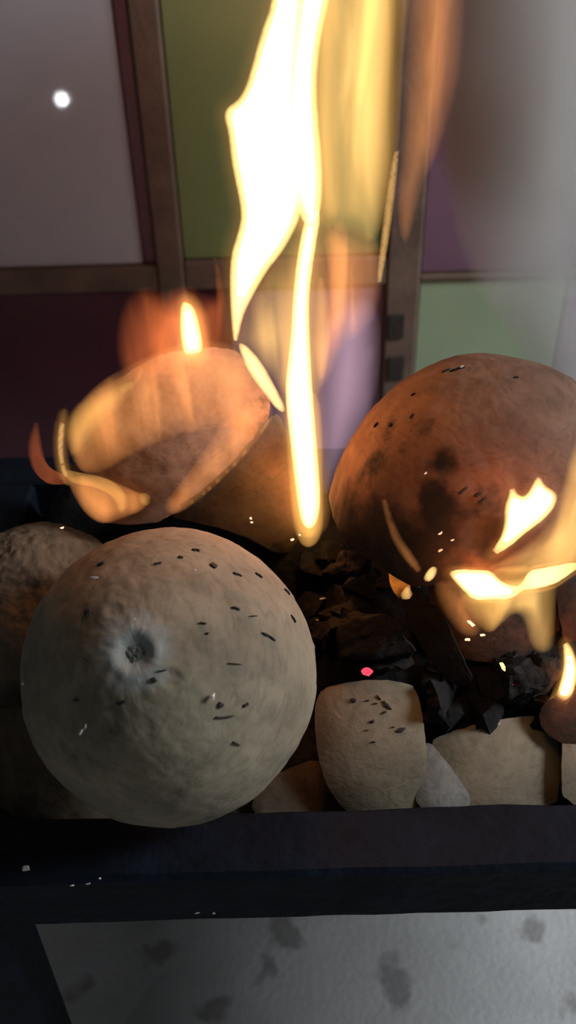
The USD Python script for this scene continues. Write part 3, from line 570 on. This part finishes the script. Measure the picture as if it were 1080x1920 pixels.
flame('low wide yellow-white flame beneath the big dome', 0.254, [
    ('flame_body', [(838, 1070), (862, 1066), (900, 1068), (924, 1070), (938, 1088), (960, 1100), (990, 1098), (975, 1112), (955, 1123), (920, 1122), (885, 1125), (866, 1104), (850, 1088)], STRIPE, dict(fat=0.6, sway=0.002, core=7, halo=14, smooth=1)),
    ('flame_body', [(960, 1104), (978, 1094), (984, 1078), (994, 1068), (1030, 1062), (1076, 1054), (1095, 1058), (1064, 1078), (1044, 1092), (1005, 1103)], STRIPE, dict(fat=0.7, sway=0.002, halo=12, smooth=1)),
    ('flame_tongue', [(805, 1062), (822, 1062), (818, 1080), (805, 1092), (790, 1088)], STRIPE, dict(fat=0.8, sway=0.001)),
    ('flame_tongue', [(765, 1092), (778, 1124), (745, 1126)], EDGE, dict(fat=0.9, sway=0.001, smooth=1)),
    ('flame_veil', [(905, 1062), (1010, 1058), (1005, 1110), (940, 1118)], GOLD, dict(pw=1.0, fat=0.6)),
    ('flame_veil', [(850, 1100), (970, 1108), (950, 1160), (915, 1195), (880, 1150)], GOLD, dict(pw=1.0, fat=0.6)),
    ('flame_veil', [(850, 1090), (930, 1100), (1050, 1080), (1045, 1150), (1045, 1230), (1000, 1240), (980, 1150), (935, 1190), (920, 1200), (915, 1150), (870, 1140)], YELLOW, dict(pw=1.05, fat=0.35)),
    ('flame_veil', [(805, 1090), (850, 1085), (900, 1130), (910, 1190), (870, 1200), (830, 1150)], ORANGE, dict(pw=1.05, fat=0.35)),
], (950, 1120))
flame('narrow yellow flame curving up at the lower right edge', 0.255, [
    ('flame_tongue', [(1054, 1200), (1072, 1208), (1086, 1250), (1082, 1285), (1064, 1325), (1040, 1352), (1030, 1340), (1044, 1300), (1056, 1262), (1057, 1230)], STRIPE, dict(fat=0.6, sway=0.002, core=7, halo=10)),
    ('flame_veil', [(1050, 1210), (1075, 1215), (1084, 1260), (1065, 1330), (1035, 1355), (1000, 1350), (1040, 1290), (1050, 1250)], GOLD, dict(pw=1.05, fat=0.4)),
], (1040, 1340))

# ---------------------------------------------------------------- smoke
def smoke_mat(name, color, dens, seed, sc=7.0):
    return usdkit.material(stage, L + name, {'tc': ('texture_coordinate', {}), 'g': ('geometry', {}), 'n': ('noise_texture', {'scale': sc, 'detail': 3.0, 'distortion': 0.5}), 'mp': ('mapping', {'location': (seed, seed, 0)}),
        'r': ('map_range', {'from_min': 0.25, 'from_max': 0.7, 'to_min': 0.1 * dens, 'to_max': dens, 'clamp': True}),
        'v': ('principled_volume', {'color': color, 'anisotropy': 0.0})},
        [('g.position', 'mp.vector'), ('mp.vector', 'n.vector'), ('n.fac', 'r.value'), ('r.result', 'v.density')], volume='v.volume')
SMOKE = smoke_mat('smoke', (0.97, 0.99, 0.98), 25.0, 1.3)
t = Thing('smoke', 'pale grey smoke drifting up at the upper right in front of the wall', 'smoke', on_y(1000, 600, 0.62), kind='stuff')
t.part('smoke_cloud', inflate([(900, -400), (850, 100), (835, 220), (830, 330), (865, 500), (930, 600), (990, 700), (1060, 800), (1140, 780), (1150, 400), (1150, -400)], 0.60, fat=1.1, pw=0.65, seed=4, sway=0.01, most=0.12), SMOKE, True)
t.part('smoke_cloud', inflate([(770, -400), (780, 100), (800, 300), (920, 480), (1000, 560), (1130, 560), (1140, 200), (1140, -400)], 0.64, fat=1.0, pw=0.7, seed=6, sway=0.01, most=0.10), SMOKE, True)

# ---------------------------------------------------------------- ash flakes, sparks and embers
def flake(px, py, D, ln, wd, an, mat, name, label, cat, group=None):
    s = D / F; p = at_depth(px, py, D); b = lump_mesh(1.0, int(px * 7 + py) % 9999, 1, 0.3)
    v = np.array(b.vertices) * np.array([ln * s, wd * s, wd * s * 0.6]); a = math.radians(an)
    A = np.stack([_r * math.cos(a) + _u * math.sin(a), -_r * math.sin(a) + _u * math.cos(a), -_f], 1)
    return single(name, trimesh.Trimesh(v @ A.T + p, b.faces, process=False), mat, label, cat, group)
def on_shell(px, py, outer, lift=0.0006):
    dd = ray(px, py); t = (outer - EYE) @ dd; off = np.linalg.norm(outer - EYE - t[:, None] * dd, axis=1); cand = np.argsort(off)[:30]
    return (outer[cand[np.argmin(t[cand])]] - EYE) @ _f - lift
for px, py, ln, wd, an in ((178, 1082, 20, 6, -4), (152, 1372, 20, 7, 60), (160, 1362, 12, 5, 70), (252, 1161, 8, 4, 0), (365, 1069, 9, 5, 0), (400, 1306, 8, 18, 0), (44, 1282, 8, 10, 0)):
    flake(px, py, on_shell(px, py, o1w), ln, wd, an, M['flake'], 'ash_flake', 'tiny pale ash flake lying on the large front shell', 'ash flake', 'ash flakes on the front shell')
for px, py, ln, wd, an in ((798, 887, 9, 5, 30), (825, 1000, 13, 5, 35), (847, 1013, 13, 4, 20), (826, 1032, 12, 6, 35), (866, 687, 12, 6, 40)):
    flake(px, py, on_shell(px, py, o4w), ln, wd, an, M['flake'], 'ash_flake', 'tiny pale ash flake on the big right dome', 'ash flake', 'ash flakes on the big dome')
for px, py, ln, wd, an in ((605, 1123, 16, 6, 10), (740, 1208, 24, 5, 15), (595, 1163, 6, 8, 60), (830, 1284, 22, 5, 10), (918, 1322, 12, 7, 20), (933, 1359, 14, 5, 30), (975, 1256, 14, 7, 40)):
    flake(px, py, (bed_hit(px, py, 0.008) - EYE) @ _f, ln, wd, an, M['flake'], 'ash_flake', 'tiny pale ash flake on the dark fire bed', 'ash flake', 'ash flakes on the fire bed')
for px, py, ln, wd, an in ((880, 1166, 10, 7, -30), (886, 1170, 14, 10, -35), (905, 1191, 12, 7, 0), (878, 1199, 14, 7, 0), (470, 972, 8, 6, 40), (472, 979, 7, 5, 0), (548, 1012, 10, 6, 30), (562, 1003, 6, 6, 0), (116, 989, 9, 6, 15), (785, 1098, 10, 6, -20), (793, 1067, 10, 6, 10)):
    flake(px, py, 0.385, ln, wd, an, SPARK, 'spark', 'tiny glowing orange spark near the burning shells', 'spark', 'sparks around the fire')
flake(942, 1250, 0.378, 14, 20, 10, glow('spark_yellow', (1.0, 0.75, 0.25), 2.0), 'spark', 'bright yellow spark above the right charcoal lumps', 'spark')
flake(690, 1258, 0.384, 26, 20, 15, EMBER, 'ember', 'pinkish red ember above the pale tan fragment', 'ember')
flake(960, 1284, 0.380, 18, 12, 50, glow('ember_dim', (1.0, 0.05, 0.08), 0.35), 'ember', 'dim red ember between the right charcoal lumps', 'ember')
for px, py in ((158, 1630), (205, 1645)):
    pass
for px, py, ln, wd in ((392, 1537, 20, 8), (135, 1660, 10, 5), (165, 1657, 12, 5), (187, 1647, 8, 5), (370, 1712, 14, 5), (402, 1712, 8, 6), (50, 1628, 26, 12)):
    p = on_z(px, py, ZB) if py < 1650 else on_y(px, py, ybf)
    flake(px, py, (p - EYE) @ _f - 0.0008, ln, wd, 10, M['flake'], 'ash_flake', 'tiny pale ash flake on the black front rail', 'ash flake', 'ash flakes on the front rail')
